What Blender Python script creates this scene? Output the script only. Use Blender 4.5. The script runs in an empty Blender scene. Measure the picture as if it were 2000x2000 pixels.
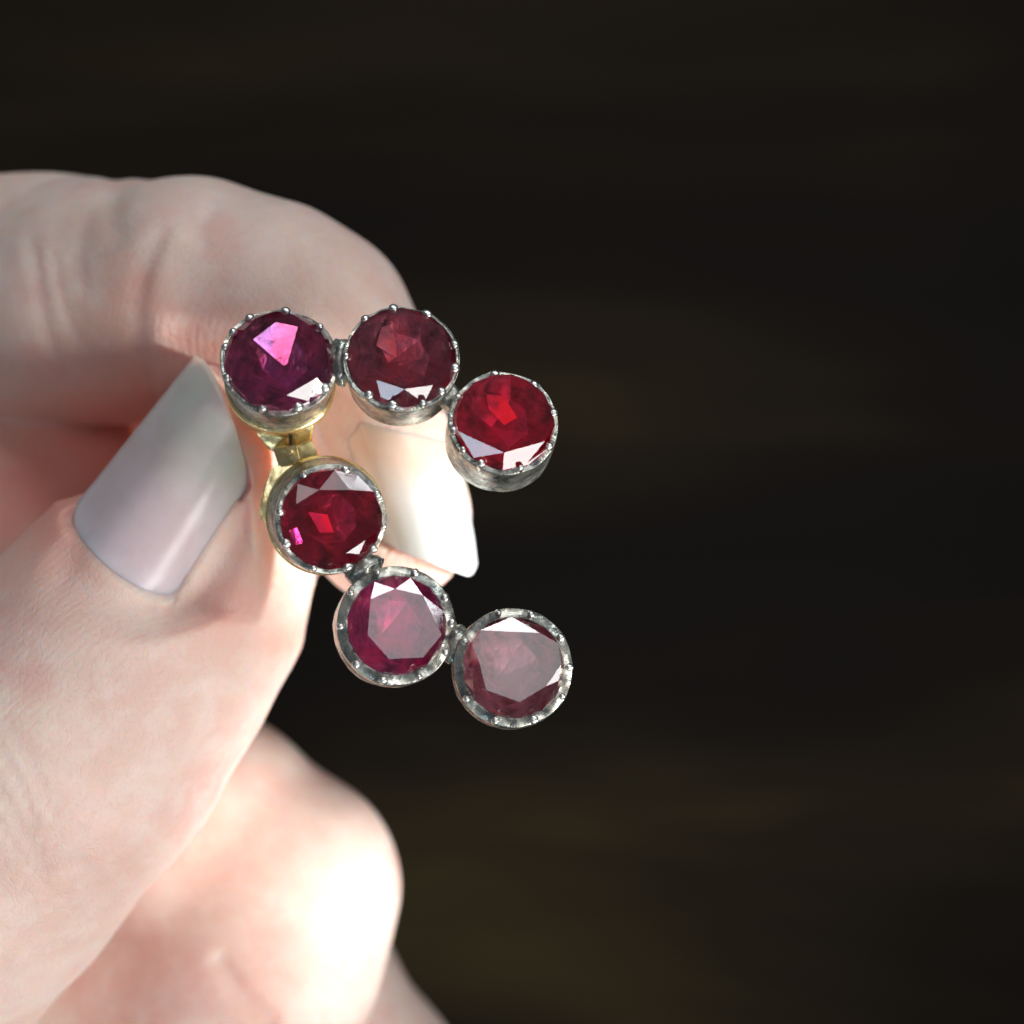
import bpy, bmesh, math, random
import numpy as np
from mathutils import Vector, Matrix, noise as mnoise
random.seed(7)
sc = bpy.context.scene
COL = sc.collection
MM = 0.001
# ------------------------------------------------------------------ camera
D = 85.0          # mm from the lens to the z = 0 plane
S = 27.0          # photograph pixels per mm on the z = 0 plane
cam = bpy.data.cameras.new('camera'); camo = bpy.data.objects.new('camera', cam); COL.objects.link(camo)
camo.location = (0, 0, D*MM)
cam.sensor_width = 36; cam.sensor_fit = 'HORIZONTAL'
cam.lens = 36*D/(2000/S)
cam.clip_start = 0.005; cam.clip_end = 20
cam.dof.use_dof = True
cam.dof.focus_distance = (D-4.5)*MM
cam.dof.aperture_fstop = cam.lens/2.6
sc.camera = camo
# ------------------------------------------------------------------ light
w = bpy.data.worlds.new('World'); sc.world = w; w.use_nodes = True
w.node_tree.nodes['Background'].inputs[0].default_value = (0.55, 0.62, 0.72, 1)
w.node_tree.nodes['Background'].inputs[1].default_value = 0.14

def area(name, pos_mm, target_mm, sx, sy, radiance, color, spread=180):
    l = bpy.data.lights.new(name, 'AREA'); l.shape = 'RECTANGLE'
    l.size = sx*MM; l.size_y = sy*MM
    l.energy = radiance*math.pi*sx*sy*1e-6
    l.color = color; l.spread = math.radians(spread)
    o = bpy.data.objects.new(name, l); COL.objects.link(o)
    p = Vector(pos_mm)*MM; t = Vector(target_mm)*MM
    o.location = p
    o.rotation_euler = (t-p).to_track_quat('-Z', 'Y').to_euler()
    return o
KEY = Vector((108, -142, 118)); SIDE = Vector((112, 275, 200)); SOFT = Vector((110, 75, 420))
LAMP = {}
LAMP['KEY'] = area('window_light', KEY, (-12, -12, 0), 260, 50, 11.5, (1.0, 0.985, 0.97))
LAMP['SIDE'] = area('side_window_light', SIDE, (0, 0, 0), 500, 33, 13.5, (0.92, 0.97, 1.0))
LAMP['SKY'] = area('blue_sky_light', (-125, -200, 190), (-5, 5, 0), 70, 36, 7.0, (0.62, 0.83, 1.0))  # cool lamp added to turn some crown facets pale blue
LAMP['SOFT'] = area('room_light', SOFT, (0, -8, 0), 190, 170, 2.5, (0.95, 0.98, 1.0))
def beam(name, pos_mm, target_mm, watts, angle, color):
    l = bpy.data.lights.new(name, 'SPOT'); l.energy = watts; l.spot_size = math.radians(angle); l.spot_blend = 1.0
    l.shadow_soft_size = 0.004; l.color = color
    o = bpy.data.objects.new(name, l); COL.objects.link(o); p = Vector(pos_mm)*MM; t = Vector(target_mm)*MM
    o.location = p; o.rotation_euler = (t-p).to_track_quat('-Z', 'Y').to_euler()
beam('sun_gap', (150, -135, 95), (-12.5, -23.5, -18), 4.6, 11.5, (1.0, 0.975, 0.94))  # spot lamp added to brighten the middle finger
beam('sun_gap', (200, -90, 34), (-5, -2.0, -5), 6.0, 6.5, (1.0, 0.97, 0.92))  # spot lamp added to whiten the index nail
sc.view_settings.view_transform = 'Standard'; sc.view_settings.look = 'None'
sc.view_settings.gamma = 1; sc.view_settings.exposure = 0
sc.render.engine = 'CYCLES'
try:
    sc.cycles.max_bounces = 14; sc.cycles.transmission_bounces = 10; sc.cycles.glossy_bounces = 8
    sc.cycles.sample_clamp_indirect = 6
except Exception: pass

# ------------------------------------------------------------------ helpers
def k(z): return (D-z)/(D*S)                      # mm per photograph pixel at height z
def P(px, py, z): return Vector(((px-1000)*k(z), (1000-py)*k(z), z))
CAM = Vector((0, 0, D))
def link(o, parent=None, mat=None):
    COL.objects.link(o)
    if parent: o.parent = parent
    if mat: o.data.materials.append(mat)
    return o
def mesh_obj(name, verts, faces, mat=None, parent=None, smooth=False):
    me = bpy.data.meshes.new(name)
    me.from_pydata([tuple(v) for v in verts], [], faces); me.update()
    o = bpy.data.objects.new(name, me)
    if smooth: me.polygons.foreach_set('use_smooth', [True]*len(me.polygons))
    return link(o, parent, mat)
def tag(o, **kw):
    for a, b in kw.items(): o[a] = b

class N:                                             # small node helper
    def __init__(s, name):
        s.m = bpy.data.materials.new(name); s.m.use_nodes = True
        s.t = s.m.node_tree; s.n = s.t.nodes
        s.b = s.n['Principled BSDF']; s.out = s.n['Material Output']
        s.co = s.n.new('ShaderNodeTexCoord')
    def mapping(s, scale, rot=(0,0,0), loc=(0,0,0)):
        mp = s.n.new('ShaderNodeMapping'); mp.inputs['Scale'].default_value = scale; mp.inputs['Rotation'].default_value = rot; mp.inputs['Location'].default_value = loc
        s.t.links.new(s.co.outputs['Object'], mp.inputs[0]); return mp.outputs[0]
    def noise(s, vec, scale, detail=4, rough=0.55, dist=0.0):
        x = s.n.new('ShaderNodeTexNoise'); x.inputs['Scale'].default_value = scale
        x.inputs['Detail'].default_value = detail; x.inputs['Roughness'].default_value = rough; x.inputs['Distortion'].default_value = dist
        s.t.links.new(vec, x.inputs['Vector']); return x.outputs['Fac']
    def ramp(s, fac, stops):
        r = s.n.new('ShaderNodeValToRGB'); e = r.color_ramp.elements
        while len(e) < len(stops): e.new(0.5)
        for q, (p, c) in zip(e, stops):
            q.position = p; q.color = c if len(c) == 4 else (*c, 1)
        s.t.links.new(fac, r.inputs[0]); return r.outputs[0]
    def mix(s, fac, a, b, mode='MIX'):
        x = s.n.new('ShaderNodeMix'); x.data_type = 'RGBA'; x.blend_type = mode
        for i, v in ((0, fac), (6, a), (7, b)):
            if hasattr(v, 'links'): s.t.links.new(v, x.inputs[i])
            else: x.inputs[i].default_value = v if i == 0 or len(v) == 4 else (*v, 1)
        return x.outputs[2]
    def math(s, op, a, b=0.0):
        x = s.n.new('ShaderNodeMath'); x.operation = op
        for i, v in enumerate((a, b)):
            if hasattr(v, 'links'): s.t.links.new(v, x.inputs[i])
            else: x.inputs[i].default_value = v
        return x.outputs[0]
    def bump(s, h, strength, dist, prev=None):
        x = s.n.new('ShaderNodeBump'); x.inputs['Strength'].default_value = strength; x.inputs['Distance'].default_value = dist
        s.t.links.new(h, x.inputs['Height'])
        if prev: s.t.links.new(prev, x.inputs['Normal'])
        return x.outputs[0]
    def set(s, **kw):
        for a, v in kw.items():
            i = s.b.inputs[a.replace('_', ' ')]
            if hasattr(v, 'links'): s.t.links.new(v, i)
            else: i.default_value = v
        return s.m

# ------------------------------------------------------------------ materials
def mat_skin():
    q = N('skin'); v = q.mapping((1000,)*3)
    big = q.noise(v, 0.12, 3, 0.5); mid = q.noise(v, 0.45, 4, 0.6); fine = q.noise(v, 3.5, 3, 0.6)
    at = q.n.new('ShaderNodeAttribute'); at.attribute_name = 'flush'
    base = q.ramp(big, [(0.35, (0.74, 0.53, 0.45)), (0.5, (0.79, 0.61, 0.53)), (0.66, (0.76, 0.50, 0.44))])
    base = q.mix(q.math('MULTIPLY', q.ramp(mid, [(0.45, (0,0,0)), (0.7, (1,1,1))]), 0.55), base, (0.82, 0.69, 0.62))
    base = q.mix(at.outputs['Fac'], base, (0.72, 0.27, 0.21))
    base = q.mix(q.math('MULTIPLY', q.ramp(fine, [(0.55, (0,0,0)), (0.75, (1,1,1))]), 0.30), base, (0.66, 0.36, 0.30))
    # papillary lines: thin bands wandering over the skin, and the fine criss-cross relief
    wv = q.n.new('ShaderNodeTexWave'); wv.inputs['Scale'].default_value = 0.62; wv.inputs['Distortion'].default_value = 3.5
    wv.inputs['Detail'].default_value = 1.5; wv.inputs['Detail Scale'].default_value = 0.25
    q.t.links.new(q.mapping((1000,)*3, (0.3, 0.5, 0.65)), wv.inputs['Vector'])
    vo = q.n.new('ShaderNodeTexVoronoi'); vo.feature = 'DISTANCE_TO_EDGE'; vo.inputs['Scale'].default_value = 1.35
    wob = q.n.new('ShaderNodeTexNoise'); wob.inputs['Scale'].default_value = 0.35; wob.inputs['Detail'].default_value = 3; q.t.links.new(v, wob.inputs['Vector'])
    va = q.n.new('ShaderNodeVectorMath'); va.operation = 'MULTIPLY_ADD'; q.t.links.new(wob.outputs['Color'], va.inputs[0]); va.inputs[1].default_value = (3.5, 3.5, 3.5)
    q.t.links.new(q.mapping((1000, 380, 1000), (0, 0, 0.8)), va.inputs[2]); q.t.links.new(va.outputs[0], vo.inputs['Vector'])
    n1 = q.bump(wv.outputs['Fac'], 0.26, 0.00005)
    n2 = q.bump(q.ramp(vo.outputs['Distance'], [(0.0, (0,0,0)), (0.10, (1,1,1))]), 0.34, 0.00006, n1)
    n3 = q.bump(q.noise(v, 1.9, 6, 0.65), 0.34, 0.0002, n2)
    rg = q.ramp(mid, [(0.3, (0.42,)*3), (0.7, (0.56,)*3)])
    q.set(Base_Color=base, Roughness=rg, Normal=n3, Subsurface_Weight=0.9, Subsurface_Scale=0.001)
    q.b.inputs['Subsurface Radius'].default_value = (3.0, 1.1, 0.6)
    q.b.inputs['Specular IOR Level'].default_value = 0.35
    return q.m
def mat_nail(kind):
    q = N('nail'); v = q.mapping((1000,)*3)
    n = q.noise(q.mapping((1000, 1000, 1000), (0, 0, 0.9)), 0.22, 3, 0.5)
    at = q.n.new('ShaderNodeAttribute'); at.attribute_name = 'along'
    c = q.ramp(at.outputs['Fac'], [(0.0, (0.76, 0.66, 0.69)), (0.16, (0.66, 0.51, 0.53)), (0.45, (0.62, 0.48, 0.48)), (0.8, (0.57, 0.54, 0.49)), (1.0, (0.58, 0.56, 0.50))])
    if kind: c = q.ramp(at.outputs['Fac'], [(0.0, (0.78, 0.56, 0.47)), (0.40, (0.80, 0.58, 0.48)), (0.64, (0.86, 0.78, 0.76)), (1.0, (0.88, 0.85, 0.82))])  # index nail: pale tip stops paint in the strong light on it
    else: c = q.mix(q.math('MULTIPLY', q.ramp(n, [(0.4, (0,0,0)), (0.62, (1,1,1))]), 0.6), c, (0.66, 0.52, 0.55)); c = q.mix(q.math('MULTIPLY', q.ramp(q.noise(v, 0.5, 4), [(0.45, (0,0,0)), (0.7, (1,1,1))]), 0.3), c, (0.50, 0.36, 0.36))
    st = q.noise(q.mapping((420, 3600, 1000), (0, 0, -0.93)), 1.0, 2, 0.5)
    nb = q.bump(st, 0.12, 0.00005); nb = q.bump(q.noise(v, 0.5, 2), 0.25, 0.0002, nb)
    q.set(Base_Color=c, Roughness=0.31, Normal=nb, Subsurface_Weight=0.8, Subsurface_Scale=0.001)
    q.b.inputs['Subsurface Radius'].default_value = (1.6, 1.0, 0.8)
    q.b.inputs['Coat Weight'].default_value = 0.10; q.b.inputs['Coat Roughness'].default_value = 0.25
    return q.m
def mat_silver():
    q = N('tarnished_silver'); v = q.mapping((1000,)*3)
    a = q.noise(v, 0.5, 4, 0.6, 0.5); b = q.noise(v, 1.3, 3, 0.55, 0.3)
    c = q.ramp(a, [(0.34, (0.09, 0.105, 0.10)), (0.46, (0.33, 0.33, 0.30)), (0.60, (0.66, 0.61, 0.50)), (0.76, (0.94, 0.90, 0.82))])
    c = q.mix(q.ramp(b, [(0.30, (1,1,1)), (0.37, (0,0,0))]), c, (0.20, 0.19, 0.16))
    c = q.mix(q.math('MULTIPLY', q.ramp(q.noise(v, 0.55, 3), [(0.5, (0,0,0)), (0.62, (1,1,1))]), 0.45), c, (0.34, 0.44, 0.42))
    r = q.ramp(b, [(0.35, (0.42,)*3), (0.6, (0.22,)*3)])
    nn = q.bump(q.noise(v, 0.9, 3, 0.55), 0.4, 0.00025); nn = q.bump(q.noise(v, 7, 2), 0.3, 0.00005, nn)
    return q.set(Base_Color=c, Metallic=0.78, Roughness=r, Normal=nn)
def mat_claw():
    q = N('worn_silver_claw'); v = q.mapping((1000,)*3)
    c = q.ramp(q.noise(v, 2.0, 3), [(0.35, (0.55, 0.56, 0.52)), (0.6, (0.86, 0.85, 0.80))])
    return q.set(Base_Color=c, Metallic=1.0, Roughness=0.3, Normal=q.bump(q.noise(v, 3, 2), 0.5, 0.0001))
def mat_gold():
    q = N('yellow_gold'); v = q.mapping((1000,)*3)
    c = q.ramp(q.noise(v, 0.9, 4), [(0.35, (0.96, 0.70, 0.30)), (0.6, (1.0, 0.84, 0.48))])
    nn = q.bump(q.noise(v, 0.8, 2, 0.5), 0.3, 0.0003); nn = q.bump(q.noise(v, 4, 2), 0.12, 0.00005, nn)
    return q.set(Base_Color=c, Metallic=0.85, Roughness=0.27, Normal=nn)
def mat_dark(name, c, r=0.5):
    q = N(name); v = q.mapping((1000,)*3)
    return q.set(Base_Color=q.mix(q.noise(v, 2, 2), c, tuple(x*1.6 for x in c)), Metallic=0.7, Roughness=r)
def mat_gem(tint, density, hazy):
    q = N('garnet'); g = q.n.new('ShaderNodeBsdfGlass'); g.inputs['IOR'].default_value = 1.76; g.inputs['Roughness'].default_value = 0.0
    g.inputs['Color'].default_value = (1, 1, 1, 1)
    v = q.mapping((1000,)*3)
    # worn polish: a whisper of scratches
    sc1 = q.noise(q.mapping((900, 3200, 900), (0, 0, 0.5)), 1.2, 3)
    nb = q.bump(sc1, 0.05, 0.00003); q.t.links.new(nb, g.inputs['Normal'])
    rr = q.ramp(q.noise(v, 0.9, 3), [(0.4, (0.0,)*3), (0.75, (hazy,)*3)]); q.t.links.new(rr, g.inputs['Roughness'])
    q.t.links.new(g.outputs[0], q.out.inputs['Surface'])
    a = q.n.new('ShaderNodeVolumeAbsorption'); a.inputs['Color'].default_value = (*tint, 1); a.inputs['Density'].default_value = density
    q.t.links.new(a.outputs[0], q.out.inputs['Volume'])
    return q.m
def mat_foil(c, rough, bump=0.45, alt=(1.1, .5, .45)):
    q = N('foil_backing'); v = q.mapping((1000,)*3)
    n = q.noise(v, 0.8, 5, 0.6, 0.5)
    cc = q.mix(q.ramp(n, [(0.35, (0,0,0)), (0.65, (1,1,1))]), tuple(x*0.30 for x in c), c)
    n2 = q.noise(q.mapping((1000,)*3, (1, 2, 3)), 0.33, 3, 0.5)
    cc = q.mix(q.ramp(n2, [(0.45, (0,0,0)), (0.6, (1,1,1))]), cc, tuple(min(1, x*y) for x, y in zip(c, alt)))
    nn = q.bump(q.noise(v, 0.9, 4), bump, 0.0003)
    return q.set(Base_Color=cc, Metallic=0.75, Roughness=rough, Normal=nn)
def mat_wood():
    q = N('dark_stained_wood')
    a = q.noise(q.mapping((2.2, 13, 4), (0, 0, -0.16), (0, 1.83, 0)), 1.0, 4, 0.55, 0.5)
    b = q.noise(q.mapping((6, 60, 4), (0, 0, -0.16)), 1.0, 4, 0.6, 0.3)
    c = q.ramp(a, [(0.32, (0.005, 0.0045, 0.004)), (0.48, (0.011, 0.007, 0.0045)), (0.60, (0.027, 0.018, 0.008)), (0.70, (0.060, 0.042, 0.016))])
    c = q.mix(q.math('MULTIPLY', b, 0.4), c, (0.016, 0.011, 0.008))
    return q.set(Base_Color=c, Roughness=0.75, Normal=q.bump(b, 0.3, 0.0004), Specular_IOR_Level=0.12)
SKIN, NAIL, SILVER, CLAW, GOLD, WOOD = mat_skin(), (mat_nail(0), mat_nail(1)), mat_silver(), mat_claw(), mat_gold(), mat_wood()
DARK = mat_dark('tarnish_line', (0.06, 0.05, 0.03))

# ------------------------------------------------------------------ background surface
tb = mesh_obj('wooden_tabletop', [], [])
bm = bmesh.new()
bmesh.ops.create_cube(bm, size=1, matrix=Matrix.Translation((0.0, 0.0, -0.275)) @ Matrix.Diagonal((1.6, 1.2, 0.03, 1)))
bmesh.ops.bevel(bm, geom=bm.edges[:], offset=0.004, segments=3, affect='EDGES')
bm.to_mesh(tb.data); bm.free(); tb.data.materials.append(WOOD)
tag(tb, kind='structure')

# ------------------------------------------------------------------ hand: an implicit surface
H = 0.34
lo = np.array([-74.0, -56.0, -50.0]); hi = np.array([3.0, 30.0, 8.0])
dims = np.ceil((hi-lo)/H).astype(int)
gx, gy, gz = [np.arange(n, dtype=np.float32)*H+l for n, l in zip(dims, lo)]
FAR = 30.0
def chain(F, pts, kk=2.0):
    """smooth union of round cones through pts = (px, py, z mm, r px) into F"""
    q = [(P(a, b, c), r*k(c)) for a, b, c, r in pts]
    for (A, ra), (B, rb) in zip(q[:-1], q[1:]):
        m = max(ra, rb)+kk*2+1.5
        i0 = [max(0, int((min(A[i], B[i])-m-lo[i])/H)) for i in range(3)]
        i1 = [min(dims[i], int((max(A[i], B[i])+m-lo[i])/H)+2) for i in range(3)]
        if any(a >= b for a, b in zip(i0, i1)): continue
        sl = tuple(slice(a, b) for a, b in zip(i0, i1))
        X = gx[sl[0]][:, None, None]; Y = gy[sl[1]][None, :, None]; Z = gz[sl[2]][None, None, :]
        d = B-A; L2 = d.dot(d)
        t = np.clip(((X-A.x)*d.x+(Y-A.y)*d.y+(Z-A.z)*d.z)/L2, 0, 1)
        dist = np.sqrt((X-A.x-t*d.x)**2+(Y-A.y-t*d.y)**2+(Z-A.z-t*d.z)**2)-(ra+(rb-ra)*t)
        f = F[sl]
        h = np.clip(0.5+0.5*(f-dist)/kk, 0, 1)
        F[sl] = f*(1-h)+dist*h-kk*h*(1-h)
def newF(): return np.full(tuple(dims), FAR, np.float32)
thumb = newF()
THUMB = ([(-1100, 2150, -22, 480), (-650, 2050, -16, 430), (-330, 1900, -10, 380), (-70, 1650, -6, 330), (120, 1440, -5.5, 316),
              (250, 1270, -7, 290), (328, 1142, -7, 258), (386, 1018, -6.5, 196), (418, 915, -5.5, 160), (432, 858, -5, 130)])
chain(thumb, THUMB, 1.5)
PAD = [(400, 1160, -9, 205), (446, 1075, -9.5, 160), (450, 960, -8, 125)]
chain(thumb, PAD, 2.5)
index = newF()
INDEX = ([(-1100, 900, -22, 420), (-500, 640, -34, 320), (-120, 596, -29, 266), (90, 588, -23, 248), (230, 592, -17, 230),
              (400, 583, -12, 222), (530, 610, -11, 206), (605, 650, -11, 198), (650, 740, -11, 190), (702, 870, -11, 176), (735, 960, -11, 166), (762, 1022, -10.5, 160)])
chain(index, INDEX, 1.5)
mid = newF()
chain(mid, [(-1100, 1200, -28, 430), (-600, 900, -30, 330), (-150, 905, -32, 290), (120, 975, -31, 270), (200, 1230, -29, 235), (235, 1500, -27, 218),
            (400, 1615, -25, 215), (555, 1735, -24, 216), (520, 1880, -22, 215), (400, 2080, -19, 222), (150, 2250, -16, 240), (-150, 2350, -18, 260)], 2.0)
chain(mid, [(480, 1830, -25, 225), (180, 1960, -25, 240), (-200, 2150, -24, 280)], 4.0)
ring = newF()
chain(ring, [(300, 1800, -38, 220), (550, 1960, -36, 222), (690, 2170, -34, 225), (600, 2350, -28, 225), (300, 2450, -24, 240), (-100, 2450, -22, 260)], 2.0)
palm = newF()
chain(palm, [(-1000, 1000, -24, 520), (-850, 1600, -22, 560), (-700, 2200, -22, 520), (-300, 2450, -26, 360)], 4.0)
def smin(a, b, kk):
    h = np.clip(0.5+0.5*(b-a)/kk, 0, 1); return b*(1-h)+a*h-kk*h*(1-h)
F = np.minimum(smin(index, palm, 5.0), smin(thumb, palm, 5.0))
F = np.minimum(F, smin(smin(mid, palm, 5.0), ring, 0.6))
del thumb, index, mid, ring, palm
F[0], F[-1], F[:, 0], F[:, -1], F[:, :, 0], F[:, :, -1] = 1, 1, 1, 1, 1, 1

def surface_nets(F):
    s = F < 0
    nx, ny, nz = F.shape
    c = np.zeros((nx-1, ny-1, nz-1), np.int8)
    for a in (0, 1):
        for b in (0, 1):
            for d in (0, 1): c += s[a:nx-1+a, b:ny-1+b, d:nz-1+d]
    act = (c > 0) & (c < 8)
    I = np.argwhere(act); idx = np.full(act.shape, -1, np.int64); idx[act] = np.arange(len(I))
    acc = np.zeros((len(I), 3)); cnt = np.zeros(len(I))
    corners = [np.array(q) for q in np.ndindex(2, 2, 2)]
    for ca in corners:
        for ax in range(3):
            if ca[ax]: continue
            cb = ca.copy(); cb[ax] = 1
            fa = F[tuple((I+ca).T)].astype(float); fb = F[tuple((I+cb).T)].astype(float)
            m = (fa < 0) != (fb < 0)
            t = np.where(m, fa/np.where(m, fa-fb, 1), 0)
            p = ca[None].astype(float)+t[:, None]*(cb-ca)[None]
            acc[m] += p[m]; cnt[m] += 1
    V = lo+(I+acc/cnt[:, None])*H
    quads = []
    for ax in range(3):
        b_, c_ = [(1, 2), (2, 0), (0, 1)][ax]
        sa = [slice(None)]*3; sb = [slice(None)]*3
        sa[ax] = slice(0, -1); sb[ax] = slice(1, None)
        A, B = s[tuple(sa)], s[tuple(sb)]
        E = np.argwhere(A != B)
        ok = (E[:, b_] > 0) & (E[:, c_] > 0) & (E[:, b_] < F.shape[b_]-1) & (E[:, c_] < F.shape[c_]-1)
        E = E[ok]; inside = A[tuple(E.T)]
        def cell(db, dc):
            q = E.copy(); q[:, b_] += db; q[:, c_] += dc; return idx[tuple(q.T)]
        Q = np.stack([cell(-1, -1), cell(0, -1), cell(0, 0), cell(-1, 0)], 1)
        Q[~inside] = Q[~inside][:, ::-1]
        quads.append(Q)
    return V, np.concatenate(quads)
V, Q = surface_nets(F); del F
def normals(V):
    n = np.cross(V[Q[:, 2]]-V[Q[:, 0]], V[Q[:, 3]]-V[Q[:, 1]])
    out = np.zeros_like(V)
    for j in range(4): np.add.at(out, Q[:, j], n)
    return out/np.maximum(np.linalg.norm(out, axis=1), 1e-9)[:, None]
# keep the smoothness of the field: two light relaxations
def relax(V, it, lam):
    for _ in range(it):
        a = np.zeros_like(V); c = np.zeros(len(V))
        for j in range(4):
            np.add.at(a, Q[:, j], V[Q[:, (j+1) % 4]]+V[Q[:, (j+3) % 4]]); np.add.at(c, Q[:, j], 2)
        V = V+lam*(a/c[:, None]-V)
    return V
V = relax(V, 7, 0.5)
NRM = normals(V)
def to_px(V):
    kk = (D-V[:, 2])/(D*S)
    return np.stack([1000+V[:, 0]/kk, 1000-V[:, 1]/kk], 1)
PX = to_px(V)
def polydist(PX, pts):
    pts = np.array(pts, float); best = np.full(len(PX), 1e9)
    for a, b in zip(pts[:-1], pts[1:]):
        d = b-a; t = np.clip(((PX-a)@d)/(d@d), 0, 1)
        best = np.minimum(best, np.linalg.norm(PX-a-t[:, None]*d, axis=1))
    return best
front = np.clip(NRM[:, 2]*2.5+0.4, 0, 1)
# creases: polyline (photograph px), half width px, depth mm (negative = raised), z range
CREASES = [
 ([(318, 455), (285, 520), (268, 600), (272, 690), (300, 790)], 20, 0.38, (-30, 2)),
 ([(330, 470), (315, 540), (310, 640)], 40, -0.35, (-30, 2)),
 ([(60, 470), (75, 560), (90, 650), (130, 730)], 14, 0.2, (-34, 2)),
 ([(105, 500), (120, 580), (150, 660)], 10, 0.14, (-34, 2)),
 ([(170, 420), (150, 500), (165, 560)], 14, 0.1, (-34, 2)),
 ([(225, 350), (215, 400), (225, 450)], 24, 0.3, (-34, 2)),
 ([(420, 395), (395, 440), (400, 480)], 12, 0.15, (-30, 2)),
 ([(430, 1880), (470, 1940), (530, 1990)], 18, 0.5, (-30, -5)),
 ([(-10, 1440), (40, 1530), (70, 1620)], 9, 0.16, (-3, 9)),
 ([(10, 1400), (60, 1500), (110, 1600)], 8, 0.12, (-3, 9)),
 ([(-10, 1520), (30, 1600), (90, 1700)], 9, 0.16, (-3, 9)),
 ([(-10, 1590), (40, 1670), (100, 1740)], 8, 0.12, (-3, 9)),
 ([(50, 1440), (85, 1530), (120, 1560)], 7, 0.10, (-3, 9)),
 ([(345, 1165), (395, 1140), (450, 1080), (500, 1000)], 26, 0.08, (-6, 6)),
 ([(530, 1040), (560, 1120), (590, 1200)], 14, 0.12, (-12, 4)),
]
disp = np.zeros(len(V))
for pts, wd, dep, (z0, z1) in CREASES:
    d = polydist(PX, pts)
    disp += -dep*np.exp(-(d/wd)**2)*((V[:, 2] > z0) & (V[:, 2] < z1))
V = V+NRM*(disp*front)[:, None]
# gentle irregularity of flesh
ph = np.sin(V[:, 0]*0.55+1.3)*np.cos(V[:, 1]*0.47+V[:, 2]*0.3)+0.5*np.sin(V[:, 1]*1.1+V[:, 0]*0.7)*np.cos(V[:, 2]*0.9)
V = V+NRM*(0.06*ph)[:, None]
PX = to_px(V)

# nails: bilinear patches in photograph px with an arched depth profile
class Nail: pass
def nail_def(BL, BR, TL, TR, bulge0, bulge1, zfun):
    n = Nail(); n.c = [np.array(q, float) for q in (BL, BR, TL, TR)]; n.b0, n.b1, n.z = bulge0, bulge1, zfun
    ax = (n.c[2]+n.c[3]-n.c[0]-n.c[1]); n.L = np.linalg.norm(ax)/2; n.ax = ax/np.linalg.norm(ax)
    return n
def nail_px(n, s, t):
    s, t = np.asarray(s, float), np.asarray(t, float)
    u = (s+1)/2
    p = ((1-u)*(1-t))[..., None]*n.c[0]+(u*(1-t))[..., None]*n.c[1]+((1-u)*t)[..., None]*n.c[2]+(u*t)[..., None]*n.c[3]
    off = (-n.b0*(1-t)+n.b1*t)*(1-np.abs(s)**2.2)
    return p+off[..., None]*n.ax
def nail_inv(n, pts):
    s = np.zeros(len(pts)); t = np.full(len(pts), 0.5); e = 1e-3
    for _ in range(12):
        p = nail_px(n, s, t); r = pts-p
        ds = (nail_px(n, s+e, t)-p)/e; dt = (nail_px(n, s, t+e)-p)/e
        det = ds[:, 0]*dt[:, 1]-ds[:, 1]*dt[:, 0]; det = np.where(np.abs(det) < 1e2, 1e2, det)
        s = np.clip(s+(r[:, 0]*dt[:, 1]-r[:, 1]*dt[:, 0])/det, -2.5, 2.5); t = np.clip(t+(ds[:, 0]*r[:, 1]-ds[:, 1]*r[:, 0])/det, -1.5, 2.5)
    bad = np.linalg.norm(nail_px(n, s, t)-pts, axis=1) > 4
    s[bad] = 9; t[bad] = 9
    return s, t
def z_thumb(s, t):
    return 2.6-0.6*t-0.5*t*t - np.where(s < -0.0, 3.6*np.abs(s+0.0)**2.3, 2.5*np.abs(s+0.0)**2.2)
def z_index(s, t):
    return -3.4-0.6*t*t-np.where(s > -0.1, 3.4*np.abs(s+0.1)**2.4, 1.8*np.abs(s+0.1)**2)
n_thumb = nail_def((128, 1010), (338, 1176), (386, 686), (486, 948), 34, 18, z_thumb)
n_index = nail_def((600, 745), (884, 812), (712, 1045), (941, 1134), 10, 6, z_index)
def chain_dist(V, pts):
    q = [(np.array(P(a, b, c)), r*k(c)) for a, b, c, r in pts]; best = np.full(len(V), 1e9)
    for (A, ra), (B, rb) in zip(q[:-1], q[1:]):
        d = B-A; t = np.clip(((V-A)@d)/(d@d), 0, 1)
        best = np.minimum(best, np.linalg.norm(V-A-t[:, None]*d, axis=1)-(ra+(rb-ra)*t))
    return best
dT = np.minimum(chain_dist(V, THUMB), chain_dist(V, PAD)); dI = chain_dist(V, INDEX)
own = {id(n_thumb): (dT < 1.2) & (dT < dI), id(n_index): (dI < 1.2) & (dI < dT)}
for nl, zmin in ((n_thumb, -6), (n_index, -14)):
    s, t = nail_inv(nl, PX)
    wpx = 125.0
    e = np.maximum(np.maximum((np.abs(s)-1)*wpx, -t*nl.L), (t-1)*nl.L)      # px outside the nail, negative inside
    zn = nl.z(np.clip(s, -1.15, 1.15), np.clip(t, -0.3, 1.1))
    tipside = np.clip((t-0.8)/0.2, 0, 1)
    leftside = np.clip((-s-0.5)/0.4, 0, 1) if nl is n_thumb else np.clip((s-0.5)/0.4, 0, 1)
    fold = (0.26 if nl is n_thumb else 0.08)*(1-tipside)*(1-leftside*0.9)
    off = np.where(e < -20, -0.35, np.where(e < 6, -0.35+(fold+0.35)*(e+20)/26, fold*np.exp(-((e-6)/28)**2)))
    wgt = np.clip(1-(e-8)/(120 if nl is n_thumb else 70), 0, 1); wgt = wgt*wgt*(3-2*wgt)
    wgt = wgt*(1-tipside*np.clip((e+4)/14, 0, 1))*(1-leftside*np.clip((e+2)/14, 0, 1))
    sel = own[id(nl)] & (NRM[:, 2] > -0.2) & (V[:, 2] > zmin) & (V[:, 2] < 6) & (wgt > 0)
    V[sel, 2] += (wgt*(zn+off-V[:, 2]))[sel]
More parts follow.
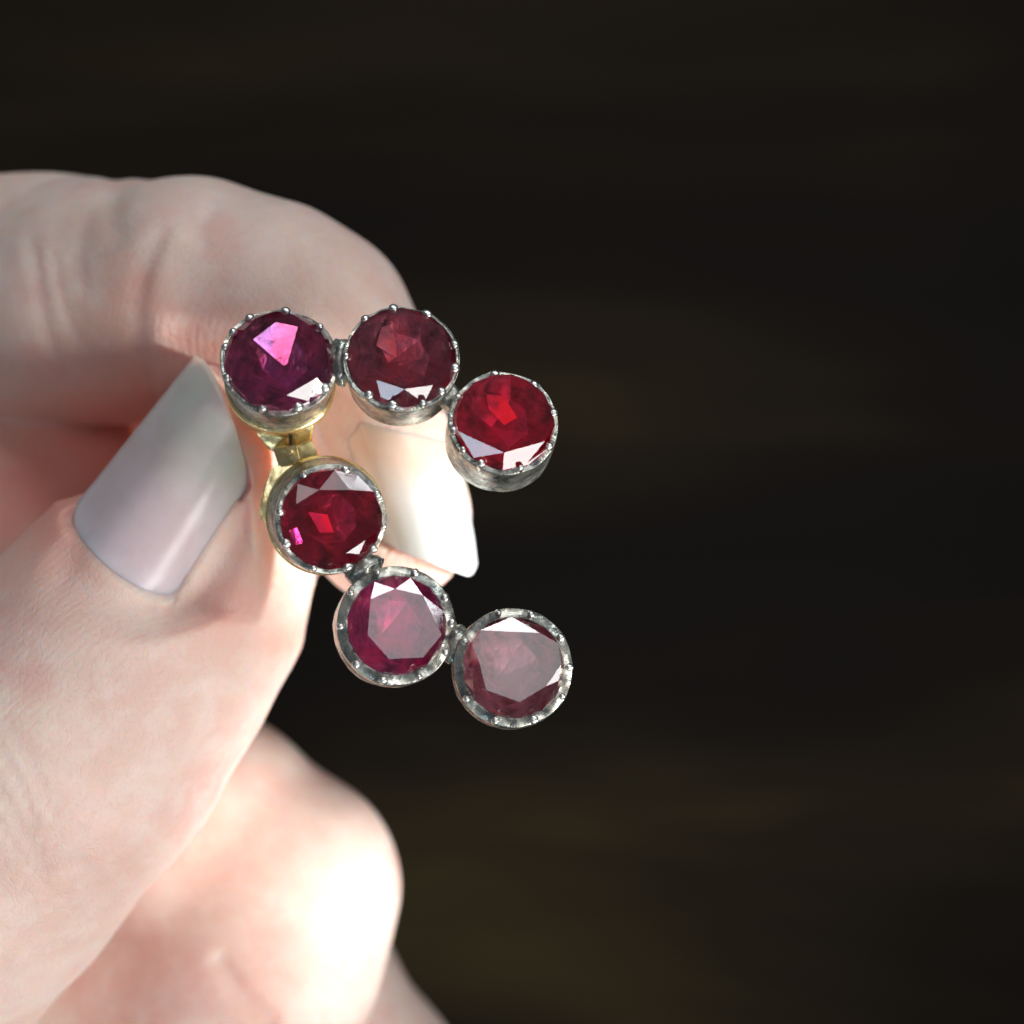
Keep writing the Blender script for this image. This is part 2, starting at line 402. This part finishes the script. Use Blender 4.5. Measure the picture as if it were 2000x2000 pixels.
V = relax(V, 1, 0.3)
PX = to_px(V)
# flesh never shows past the free left edge and tip corner of the thumbnail
s, t = nail_inv(n_thumb, PX)
lim = -0.90
sel = own[id(n_thumb)] & (s < lim) & (t > -0.02) & (t < 1.3) & (V[:, 2] < 6)
fade = np.clip((t+0.02)/0.25, 0, 1)
newp = nail_px(n_thumb, np.where(s < lim, s+(lim+0.04*(s-lim)-s)*fade, s), np.minimum(t, 0.985))
kk = (D-V[:, 2])/(D*S)
V[sel, 0] = ((newp[:, 0]-1000)*kk)[sel]; V[sel, 1] = ((1000-newp[:, 1])*kk)[sel]
s, t = nail_inv(n_thumb, to_px(V))
e = np.maximum(np.maximum((np.abs(s)-1)*125, -t*n_thumb.L), (t-1)*n_thumb.L)
ring_ = own[id(n_thumb)] & (np.abs(e) < 40) & (s > -0.8) & (t < 0.9)
for _ in range(4):
    V2 = relax(V, 1, 0.5); V[ring_] = V2[ring_]
for nl in (n_thumb, n_index):
    PX = to_px(V); s, t = nail_inv(nl, PX)
    e = np.maximum(np.maximum((np.abs(s)-1)*125, -t*nl.L), (t-1)*nl.L)
    free = (s < -0.5) if nl is n_thumb else (s > 0.5)
    e = np.where(free & (e > -30) & (t > 0.1), np.maximum(-t*nl.L, -30), e)
    e = np.where((t > 0.85) & (t < 1.02), -30, e)
    zn = nl.z(s, t)+np.interp(e, [-34, -6, 4], [-0.5, -0.12, 0.4])
    m_ = own[id(nl)] & (e < 4) & (np.abs(s) < 1.04) & (t < 1.02) & (t > (-0.02 if nl is n_thumb else 0.3)) & (V[:, 2] > zn)
    V[m_, 2] = zn[m_]
PX = to_px(V)
# flush of the skin (redness at folds, joints and round the nail; first two spots paint in scattered glow)
FL = [((300, 840), 190, 0.9), ((60, 960), 190, 0.75), ((440, 1190), 75, 0.42), ((275, 560), 50, 0.4), ((430, 470), 45, 0.22), ((850, 1120), 80, 0.45),
      ((700, 480), 70, 0.12), ((560, 1250), 60, 0.25), ((430, 1650), 90, 0.15), ((560, 1880), 120, 0.28), ((480, 1960), 60, 0.2), ((200, 1700), 110, 0.12), ((820, 820), 70, 0.25)]
fl = np.zeros(len(V))
for (a, b), r, st in FL: fl += st*np.exp(-(((PX[:, 0]-a)**2+(PX[:, 1]-b)**2)/r**2))
fl = np.clip(fl, 0, 0.9)
me = bpy.data.meshes.new('hand')
me.vertices.add(len(V)); me.vertices.foreach_set('co', (V*MM).astype(np.float32).ravel())
me.loops.add(len(Q)*4); me.loops.foreach_set('vertex_index', Q.astype(np.int32).ravel())
me.polygons.add(len(Q)); me.polygons.foreach_set('loop_start', np.arange(0, len(Q)*4, 4, dtype=np.int32))
me.polygons.foreach_set('loop_total', np.full(len(Q), 4, np.int32))
me.polygons.foreach_set('use_smooth', np.ones(len(Q), bool))
me.update(calc_edges=True); me.validate()
at = me.attributes.new('flush', 'FLOAT', 'POINT'); at.data.foreach_set('value', fl.astype(np.float32))
hand = bpy.data.objects.new('hand', me); link(hand, None, SKIN)
tag(hand, label='pale bare hand pinching the garnet jewel between thumb and curled index finger', category='hand')

def build_nail(name, nl, parent, label):
    ns, nt = 41, 41
    s = np.linspace(-1, 1, ns); t = np.linspace(0, 1, nt)
    Sg, Tg = np.meshgrid(s, t)
    px = nail_px(nl, Sg, Tg)
    # round the corners
    corner = np.maximum(np.abs(Sg)-0.72, 0)/0.28
    px = px+(corner**2*np.where(Tg > 0.5, -(10 if nl is n_thumb else 34)*np.clip((Tg-0.75)/0.25, 0, 1), 30*np.clip((0.22-Tg)/0.22, 0, 1)))[..., None]*nl.ax
    z = nl.z(Sg, Tg)-0.16*np.clip((0.10-Tg)/0.10, 0, 1)**2-0.12*np.clip((np.abs(Sg)-0.9)/0.1, 0, 1)
    if nl is n_index: z = z-1.2*np.clip((0.38-Tg)/0.38, 0, 1)**1.5-1.0*np.clip((-0.4-Sg)/0.6, 0, 1)
    kk = (D-z)/(D*S)
    X = (px[..., 0]-1000)*kk; Y = (1000-px[..., 1])*kk
    top = np.stack([X, Y, z], -1).reshape(-1, 3); bot = top-np.array([0, 0, 0.55])
    vs = np.concatenate([top, bot]); n0 = ns*nt; fs = []
    for j in range(nt-1):
        for i in range(ns-1):
            a = j*ns+i; fs.append((a, a+1, a+ns+1, a+ns)); fs.append((a+n0, a+ns+n0, a+ns+1+n0, a+1+n0))
    rim = [i for i in range(ns)]+[j*ns+ns-1 for j in range(1, nt)]+[(nt-1)*ns+i for i in range(ns-2, -1, -1)]+[j*ns for j in range(nt-2, 0, -1)]
    for a, b in zip(rim, rim[1:]+rim[:1]): fs.append((a, a+n0, b+n0, b))
    o = mesh_obj(name, [Vector(v)*MM for v in vs], fs, NAIL[nl is n_index], parent, True)
    bm = bmesh.new(); bm.from_mesh(o.data); bmesh.ops.recalc_face_normals(bm, faces=bm.faces[:]); bm.to_mesh(o.data); bm.free()
    a = o.data.attributes.new('along', 'FLOAT', 'POINT'); a.data.foreach_set('value', np.tile(Tg.ravel(), 2).astype(np.float32))
    o['label'] = label
    return o
build_nail('thumbnail', n_thumb, hand, 'long glossy thumbnail with a pale lilac base')
build_nail('fingernail', n_index, hand, 'index fingernail bleached white by the light')

# ------------------------------------------------------------------ the jewel
def refract(d, n, eta):
    d, n = d.normalized(), n.normalized()
    if d.dot(n) > 0: n = -n
    c = -d.dot(n); k2 = 1-eta*eta*(1-c*c)
    return (eta*d+(eta*c-math.sqrt(max(0, k2)))*n).normalized()
def hit(px, py, p0, n):
    d = (P(px, py, 0)-CAM).normalized()
    return CAM+d*((p0-CAM).dot(n)/d.dot(n)), d
jewel = bpy.data.objects.new('garnet_jewel', None); COL.objects.link(jewel)
jewel.location = P(760, 960, 3)*MM; jewel.empty_display_size = 0.005
tag(jewel, label='antique jewel of six red garnets in silver claw collets, joined by a gold hinge', category='jewel')
JL = Vector(jewel.location)
bpy.context.view_layer.update()

# one shared claw mesh: a rib climbing the collet wall and ending in a bright grain
def claw_mesh():
    bm = bmesh.new(); rings = []
    prof = [(-1.3, 0.02), (-0.9, 0.12), (-0.45, 0.17), (-0.15, 0.20), (0.02, 0.225), (0.14, 0.24), (0.26, 0.20), (0.33, 0.10)]
    for z, r in prof:
        lean = -0.12-0.25*max(0, z+0.1)
        rings.append([bm.verts.new(((r*0.95*math.cos(a)+lean)*MM, r*1.05*math.sin(a)*MM, z*MM)) for a in [2*math.pi*i/12 for i in range(12)]])
    for A, B in zip(rings[:-1], rings[1:]):
        for i in range(12): bm.faces.new((A[i], A[(i+1) % 12], B[(i+1) % 12], B[i]))
    bm.faces.new(rings[0][::-1]); bm.faces.new(rings[-1])
    m = bpy.data.meshes.new('claw'); bm.to_mesh(m); bm.free()
    m.polygons.foreach_set('use_smooth', [True]*len(m.polygons)); m.materials.append(CLAW); return m
CLAWM = claw_mesh()

def setting(cx, cy, z0, tilt, gem_r, rf, rb, depth, table, crown, claws, tint, dens, foil, foil_rough, aimed, hazy, gemlabel, seed, gold_back=False, squash=(1, 1), flash=(), alt=(1.1, .5, .45)):
    rnd = random.Random(seed)
    C0 = P(cx, cy, z0); v = (CAM-C0).normalized()
    n = (v+Vector((tilt[0], tilt[1], 0))).normalized()
    u = Vector((0, 1, 0)).cross(n).normalized(); w_ = n.cross(u)
    R = Matrix((u, w_, n)).transposed()
    kk = k(z0)
    gr, rfm, rbm = gem_r*kk, rf*kk, rb*kk
    def toL(p): q = p-C0; return Vector((q.dot(u), q.dot(w_), q.dot(n)))
    # ---- collet
    NA = 96
    prof = [(rbm-0.25, -depth), (rbm, -depth+0.15), (rbm*0.99, -depth+0.7), (rbm*0.6+rfm*0.4, -depth*0.55), (rbm*0.25+rfm*0.75, -0.9), (rfm+0.04, -0.25), (rfm-0.02, 0.02),
            (gr+0.16, -0.02), (gr-0.0, 0.10), (gr-0.12, 0.05), (gr-0.10, -0.35), (gr*0.8, -1.2), (gr*0.5, -depth+0.3)]
    vs, fs = [], []
    for j, (r, z) in enumerate(prof):
        for i in range(NA):
            a = 2*math.pi*i/NA
            sc_ = 0.0
            if 4 < j < 10:
                dm = min(abs((a-ca+math.pi) % (2*math.pi)-math.pi) for ca in claws)
                sc_ = min(1, dm/0.22)
            nn = mnoise.noise(Vector((math.cos(a)*1.8, math.sin(a)*1.8, z*0.8+seed*7)))
            n2 = mnoise.noise(Vector((math.cos(a)*6, math.sin(a)*6, z*2+seed*3)))
            rr = r*(1+0.018*nn+0.008*n2)-0.02*sc_
            zz = z-(0.20*sc_ if j in (6, 7, 8, 9) else 0.0)+0.08*nn+0.05*n2
            vs.append(Vector((rr*math.cos(a)*squash[0], rr*math.sin(a)*squash[1], zz))*MM)
    for j in range(len(prof)-1):
        for i in range(NA):
            i2 = (i+1) % NA; fs.append((j*NA+i, j*NA+i2, (j+1)*NA+i2, (j+1)*NA+i))
    fs.append([i for i in range(NA)][::-1])
    col = mesh_obj('collet', vs, fs, SILVER, jewel, True)
    M = Matrix.Translation(C0*MM-JL) @ R.to_4x4()
    col.matrix_local = M
    # ---- gemstone (girdle at z=0)
    girdle_z, h = 0.02, crown
    tp = [toL(hit(px, py, C0+n*h, n)[0]) for px, py in table]
    tp = sorted(tp, key=lambda p: math.atan2(p.y, p.x)); m = len(tp)
    ang = [math.atan2(p.y, p.x) for p in tp]; rad = [math.hypot(p.x, p.y) for p in tp]
    V_ = [Vector((p.x, p.y, h)) for p in tp]; T = list(range(m)); Mi = []; G = []
    for i in range(m):
        a0, a1 = ang[i], ang[(i+1) % m]
        if a1 < a0: a1 += 2*math.pi
        am = (a0+a1)/2; rt = (rad[i]+rad[(i+1) % m])/2
        rm = min(gr*0.93, (rt*math.cos((a1-a0)/2)*0.45+gr*0.55))
        hm = h*max(0.1, min(0.8, (gr-rm*math.cos((a1-a0)/2))/max(0.2, gr-rt)))
        am += rnd.uniform(-0.05, 0.05)
        Mi.append(len(V_)); V_.append(Vector((rm*math.cos(am), rm*math.sin(am), hm*rnd.uniform(0.9, 1.1))))
    def toW(q): return C0+u*q.x+w_*q.y+n*q.z
    for fx, fy, lt in flash:                      # glint put into the shape: nearest crown facet tilted to mirror a lamp
        best = None
        for i in range(m):
            c = toW((V_[i]+V_[(i+1) % m]+V_[Mi[i]])/3); kk2 = k(c.z)
            dd = math.hypot(1000+c.x/kk2-fx, 1000-c.y/kk2-fy)
            if best is None or dd < best[0]: best = (dd, i)
        i = best[1]; q = V_[Mi[i]]; bb = None
        L = LAMP[lt]; Lr = L.rotation_euler.to_matrix(); Lp = Vector(L.location)/MM
        hw, hh = L.data.size/MM/2, L.data.size_y/MM/2
        grow = gr*0.965/math.hypot(q.x, q.y); q.x *= grow; q.y *= grow
        A, B = toW(V_[i]), toW(V_[(i+1) % m])
        for st in range(90):
            hz = h*(-0.7+1.68*st/89); Cc = toW(Vector((q.x, q.y, hz)))
            fn = (B-A).cross(Cc-A).normalized()
            if fn.dot(n) < 0: fn = -fn
            cc = (A+B+Cc)/3; vv = (CAM-cc).normalized(); rr = 2*fn.dot(vv)*fn-vv
            a_ = Lr.transposed() @ (cc-Lp); r_ = Lr.transposed() @ rr
            if r_.z <= 0: continue
            hx, hy = a_.x-r_.x*a_.z/r_.z, a_.y-r_.y*a_.z/r_.z
            er = max(0, abs(hx)-hw)+max(0, abs(hy)-hh)+0.3*abs(hy)+0.05*abs(hx)
            if bb is None or er < bb[0]: bb = (er, hz)
        if bb: V_[Mi[i]].z = bb[1]
        FLOG.append((seed, fx, fy, lt, round(best[0]), bb and round(bb[0], 1), bb and round(bb[1], 2), round(math.hypot(q.x, q.y)/gr, 2)))
    for i in range(m):
        a0, a1 = ang[i], ang[(i+1) % m]
        if a1 < a0: a1 += 2*math.pi
        for am in (a0, (a0+a1)/2):
            G.append(len(V_)); V_.append(Vector((gr*math.cos(am), gr*math.sin(am), girdle_z)))
    fcs = [tuple(T)]; mi = [0]
    for i in range(m):
        j = (i+1) % m; g0, g1, g2 = G[2*i], G[2*i+1], G[(2*i+2) % (2*m)]
        fcs += [(T[i], Mi[i], T[j]), (T[i], g0, Mi[i]), (Mi[i], g0, g1), (Mi[i], g1, g2), (T[j], Mi[i], g2)]; mi += [0]*5
    # girdle band + pavilion (the foil lies on the pavilion, inside the closed collet)
    G2 = []
    for g in G: G2.append(len(V_)); V_.append(V_[g]*0.985+Vector((0, 0, -0.25)))
    for i in range(2*m): fcs.append((G[i], G2[i], G2[(i+1) % (2*m)], G[(i+1) % (2*m)])); mi.append(1)
    mp = m; pd = 1.7; P1 = []
    for i in range(mp):
        a = ang[i]+0.2+rnd.uniform(-0.1, 0.1)
        P1.append(len(V_)); V_.append(Vector((gr*0.52*math.cos(a), gr*0.52*math.sin(a), -0.25-pd*rnd.uniform(0.55, 0.75))))
    cu = len(V_); V_.append(Vector((-0.9+rnd.uniform(-.3, .3), -0.5+rnd.uniform(-.4, .4), -0.25-pd)))
    for i in range(mp):
        j = (i+1) % mp
        for f in ((G2[2*i], P1[i], G2[2*i+1]), (G2[2*i+1], P1[i], P1[j]), (G2[2*i+1], P1[j], G2[(2*i+2) % (2*m)]), (P1[i], cu, P1[j])):
            fcs.append(f); mi.append(1)
    gem = mesh_obj('gemstone', [q*MM for q in V_], fcs, None, col)
    gem.data.materials.append(mat_gem(tint, dens, hazy)); gem.data.materials.append(mat_foil(foil, foil_rough, 0.45, alt))
    for q in aimed: gem.data.materials.append(mat_foil(q[3], q[4], 0.15))
    # foil facets added, tilted and tinted for a bright flash through the table
    me = gem.data; bm = bmesh.new(); bm.from_mesh(me); bmesh.ops.recalc_face_normals(bm, faces=bm.faces[:])
    for f, q in zip(bm.faces, mi): f.material_index = q
    for ai, (poly, light, dep, _c, _r) in enumerate(aimed):
        cxp = sum(q[0] for q in poly)/len(poly); cyp = sum(q[1] for q in poly)/len(poly)
        ht, d = hit(cxp, cyp, C0+n*h, n); d1 = refract(d, n, 1/1.76)
        p = ht+d1*dep
        dl = (light-p).normalized(); d2 = -refract(-dl, n, 1/1.76)
        fn = (d2-d1).normalized()
        pts = []
        for a, b in poly:
            h2, dd = hit(a, b, C0+n*h, n); di = refract(dd, n, 1/1.76)
            pts.append(toL(h2+di*((p-h2).dot(fn)/di.dot(fn))))
        top = [bm.verts.new(q*MM) for q in pts]; bot = [bm.verts.new((q+Vector((0, 0, -0.12)))*MM) for q in pts]
        fl_ = [bm.faces.new(top), bm.faces.new(bot[::-1])]+[bm.faces.new((top[i], bot[i], bot[(i+1) % len(top)], top[(i+1) % len(top)])) for i in range(len(top))]
        bmesh.ops.recalc_face_normals(bm, faces=fl_)
        for f in fl_: f.material_index = 2+ai
    bm.to_mesh(me); bm.free()
    gem['label'] = gemlabel
    # ---- claws
    for ca in claws:
        c = bpy.data.objects.new('claw', CLAWM); COL.objects.link(c); c.parent = col
        r = rfm-0.02
        slope = math.atan2(rbm-rfm, depth)
        s_ = rnd.uniform(0.85, 1.4); ca += rnd.uniform(-.03, .03)
        c.matrix_local = (Matrix.Translation(Vector((r*math.cos(ca)*squash[0], r*math.sin(ca)*squash[1], 0.02+rnd.uniform(-.05, .05)))*MM)
                          @ Matrix.Rotation(ca, 4, 'Z') @ Matrix.Rotation(-slope*0.9, 4, 'Y') @ Matrix.Rotation(rnd.uniform(-.15, .15), 4, 'X') @ Matrix.Diagonal((s_, s_*rnd.uniform(.85, 1.15), 1, 1)))
    # ---- back plate
    gx_ = 0.16 if gold_back else -0.12; gd = 1.2 if gold_back else 0.3
    gp = [(0.1, -depth-gd), (rbm*0.9, -depth-gd+0.05), (rbm+gx_-0.05, -depth-gd+0.25), (rbm+gx_, -depth-0.1), (rbm+gx_-0.05, -depth+0.12), (rbm-0.15, -depth+0.16)]
    vs, fs = [], []
    for r, z in gp:
        for i in range(64):
            a = 2*math.pi*i/64; vs.append(Vector((r*math.cos(a), r*math.sin(a), z))*MM)
    for j in range(len(gp)-1):
        for i in range(64): i2 = (i+1) % 64; fs.append((j*64+i, j*64+i2, (j+1)*64+i2, (j+1)*64+i))
    fs.append([i for i in range(64)][::-1])
    mesh_obj('back_plate', vs, fs, GOLD, col, True)
    return C0, R, rbm
FLOG = []
def cl(*deg): return [math.radians(a) for a in deg]
GEMS = []
GEMS.append(setting(546, 704, 5.0, (-0.02, 0.44), 107, 113, 107, 3.6,
    [(458, 705), (476, 645), (540, 620), (604, 635), (640, 688), (618, 738), (560, 772), (508, 750)], 0.9, cl(5, 41, 83, 124, 147, 168, 203, 253, 290, 326),
    (0.66, 0.12, 0.52), 250, (0.90, 0.28, 0.42), 0.25,
    [([(539, 629), (582, 638), (561, 711), (553, 714), (494, 663)], KEY, 1.25, (0.9, 0.45, 1.0), 0.2)], 0.05, 'purple red garnet with a bright pink kite-shaped flash', 1, gold_back=True, flash=[(600, 775, 'KEY'), (525, 782, 'SOFT'), (480, 745, 'SOFT')], alt=(0.8, .8, 1.1)))
GEMS.append(setting(785, 697, 5.0, (0.02, 0.45), 107, 112, 105, 3.7,
    [(706, 690), (730, 640), (785, 624), (845, 646), (874, 700), (846, 752), (790, 760), (735, 742)], 0.7, cl(16, 61, 100, 132, 180, 232, 261, 290, 315, 347),
    (0.64, 0.20, 0.30), 200, (0.80, 0.30, 0.42), 0.4,
    [([(745, 640), (768, 630), (775, 700), (735, 675)], SOFT, 1.3, (0.8, 0.2, 0.25), 0.35)], 0.12, 'dusky rose garnet with a dull worn surface', 2, squash=(1.02, 1), flash=[(760, 770, 'SKY'), (812, 775, 'KEY')], alt=(1.1, .6, .6)))
GEMS.append(setting(984, 823, 5.2, (0.10, 0.40), 101, 108, 110, 3.8,
    [(894, 842), (985, 884), (1064, 862), (1072, 790), (1030, 743), (965, 732), (908, 768)], 0.95, cl(9, 50, 99, 152, 191, 216, 243, 285, 330),
    (0.80, 0.03, 0.20), 220, (1.0, 0.13, 0.24), 0.48,
    [([(950, 770), (985, 775), (1010, 815), (985, 830), (955, 800)], KEY, 1.4, (1.0, 0.03, 0.10), 0.42)], 0.03, 'vivid scarlet garnet with pale blue facets at its lower edge', 3, flash=[(930, 870, 'SKY'), (1035, 890, 'KEY'), (1085, 825, 'SOFT')], alt=(1.0, .4, .8)))
GEMS.append(setting(648, 1014, 5.0, (0.11, -0.07), 100, 108, 118, 3.6,
    [(623, 957), (684, 957), (721, 1007), (714, 1055), (676, 1080), (610, 1082), (576, 1040), (578, 985)], 0.55, cl(30, 75, 123, 173, 209, 250, 290, 325, 352),
    (0.72, 0.07, 0.24), 290, (0.85, 0.12, 0.22), 0.25,
    [([(568, 1036), (580, 1030), (592, 1060), (578, 1064)], KEY, 0.7, (1.0, 0.1, 0.6), 0.15), ([(602, 1000), (640, 1005), (652, 1040), (625, 1040)], KEY, 1.5, (0.9, 0.03, 0.15), 0.5)], 0.02, 'dark crimson garnet with a glowing magenta speck at its left edge', 4, alt=(0.9, .6, .9), flash=[(600, 955, 'SOFT'), (653, 940, 'SOFT'), (715, 975, 'SOFT'), (728, 1032, 'SOFT')], gold_back=True))
GEMS.append(setting(775, 1221, 5.0, (0.075, 0.05), 98, 116, 121, 3.6,
    [(772, 1150), (826, 1163), (863, 1240), (826, 1284), (760, 1287), (718, 1240), (724, 1170)], 0.98, cl(0, 30, 71, 110, 145, 180, 222, 257, 292, 330),
    (0.78, 0.16, 0.40), 160, (0.78, 0.17, 0.46), 0.45,
    [], 0.02, 'magenta garnet with a milky table and three white crown facets', 5, flash=[(744, 1160, 'SIDE'), (799, 1151, 'SIDE'), (848, 1200, 'SIDE')], alt=(1.1, .5, .7)))
GEMS.append(setting(1003, 1303, 5.0, (0.06, 0.055), 100, 116, 120, 3.6,
    [(938, 1231), (1054, 1236), (1096, 1298), (1067, 1340), (1015, 1371), (950, 1348), (935, 1290)], 1.12, cl(0, 32, 71, 105, 152, 213, 252, 290, 327),
    (0.76, 0.24, 0.32), 150, (0.75, 0.28, 0.34), 0.45,
    [], 0.02, 'pale dusty pink garnet, the end stone of the lower row', 6, flash=[(997, 1228, 'SIDE'), (1077, 1264, 'SOFT'), (925, 1260, 'SOFT')], alt=(0.8, 1.2, 1.2)))

# ---- solder joints between neighbouring collets
def joint(px, py, z, sx, sy, sz, rot, seed):
    bm = bmesh.new(); bmesh.ops.create_icosphere(bm, subdivisions=4, radius=1)
    for v in bm.verts:
        f = 1+0.22*mnoise.noise(v.co*1.6+Vector((seed, 0, 0)))+0.10*mnoise.noise(v.co*5+Vector((0, seed, 0)))
        v.co = Vector((v.co.x*sx, v.co.y*sy, v.co.z*sz))*f*MM
    me = bpy.data.meshes.new('solder_joint'); bm.to_mesh(me); bm.free()
    me.polygons.foreach_set('use_smooth', [True]*len(me.polygons)); me.materials.append(SILVER)
    o = bpy.data.objects.new('solder_joint', me); COL.objects.link(o); o.parent = jewel
    o.matrix_local = Matrix.Translation(P(px, py, z)*MM-JL) @ Matrix.Rotation(rot, 4, 'Z')
joint(667, 708, 3.7, 0.95, 1.6, 1.1, 0.0, 1.0)
joint(880, 776, 3.4, 0.85, 1.5, 1.0, 0.55, 2.0)
joint(711, 1113, 3.7, 1.5, 0.85, 1.0, 0.6, 3.0)
joint(889, 1258, 3.6, 0.8, 1.4, 1.0, -0.35, 4.0)

# ---- gold hinge
def prism(name, poly, z0, z1, mat, bevel=0.12, parent=None, tops=None):
    bm = bmesh.new()
    A = [bm.verts.new(P(a, b, z0)*MM) for a, b in poly]
    B = [bm.verts.new((P(a, b, z1 if tops is None else tops[i]))*MM) for i, (a, b) in enumerate(poly)]
    bm.faces.new(A); bm.faces.new(B[::-1])
    for i in range(len(A)): bm.faces.new((A[i], B[i], B[(i+1) % len(A)], A[(i+1) % len(A)]))
    bmesh.ops.recalc_face_normals(bm, faces=bm.faces[:])
    bmesh.ops.bevel(bm, geom=bm.edges[:], offset=bevel*MM, segments=2, affect='EDGES')
    bmesh.ops.translate(bm, verts=bm.verts[:], vec=-JL-(parent.location if parent else Vector()))
    me = bpy.data.meshes.new(name); bm.to_mesh(me); bm.free(); me.materials.append(mat)
    o = bpy.data.objects.new(name, me); COL.objects.link(o); o.parent = parent or jewel
    return o
leaf = prism('hinge_leaf', [(470, 800), (500, 845), (528, 882), (608, 876), (612, 826), (622, 800), (560, 790)], 0.0, 1.6, GOLD, 0.15, tops=[2.2, 1.7, 1.3, 1.4, 2.3, 2.8, 2.8])
prism('groove', [(563, 842), (570, 842), (571, 870), (565, 870)], 1.4, 2.0, DARK, 0.03, leaf)  # thin dark bar standing for the engraved line
brk = prism('hinge_bracket', [(532, 873), (560, 869), (569, 877), (584, 868), (608, 858), (625, 896), (590, 908), (545, 912)], 0.3, 2.6, GOLD, 0.14, tops=[3.2, 2.95, 2.7, 2.65, 2.55, 1.8, 2.0, 2.45])
prism('hinge_knuckle', [(560, 872), (583, 868), (590, 900), (570, 905)], 1.0, 3.3, GOLD, 0.18, brk)
bm = bmesh.new(); bmesh.ops.create_uvsphere(bm, u_segments=16, v_segments=10, radius=0.2*MM, matrix=Matrix.Translation(P(569, 884, 3.35)*MM-JL))
me = bpy.data.meshes.new('hinge_pin'); bm.to_mesh(me); bm.free(); me.polygons.foreach_set('use_smooth', [True]*len(me.polygons)); me.materials.append(GOLD)
o = bpy.data.objects.new('hinge_pin', me); COL.objects.link(o); o.parent = brk
prism('hinge_leaf', [(512, 962), (530, 915), (560, 896), (632, 892), (640, 915), (570, 950), (530, 1030), (505, 1010)], 0.6, 2.2, GOLD, 0.14, tops=[2.5, 2.3, 2.1, 1.7, 1.8, 2.2, 2.7, 2.7])
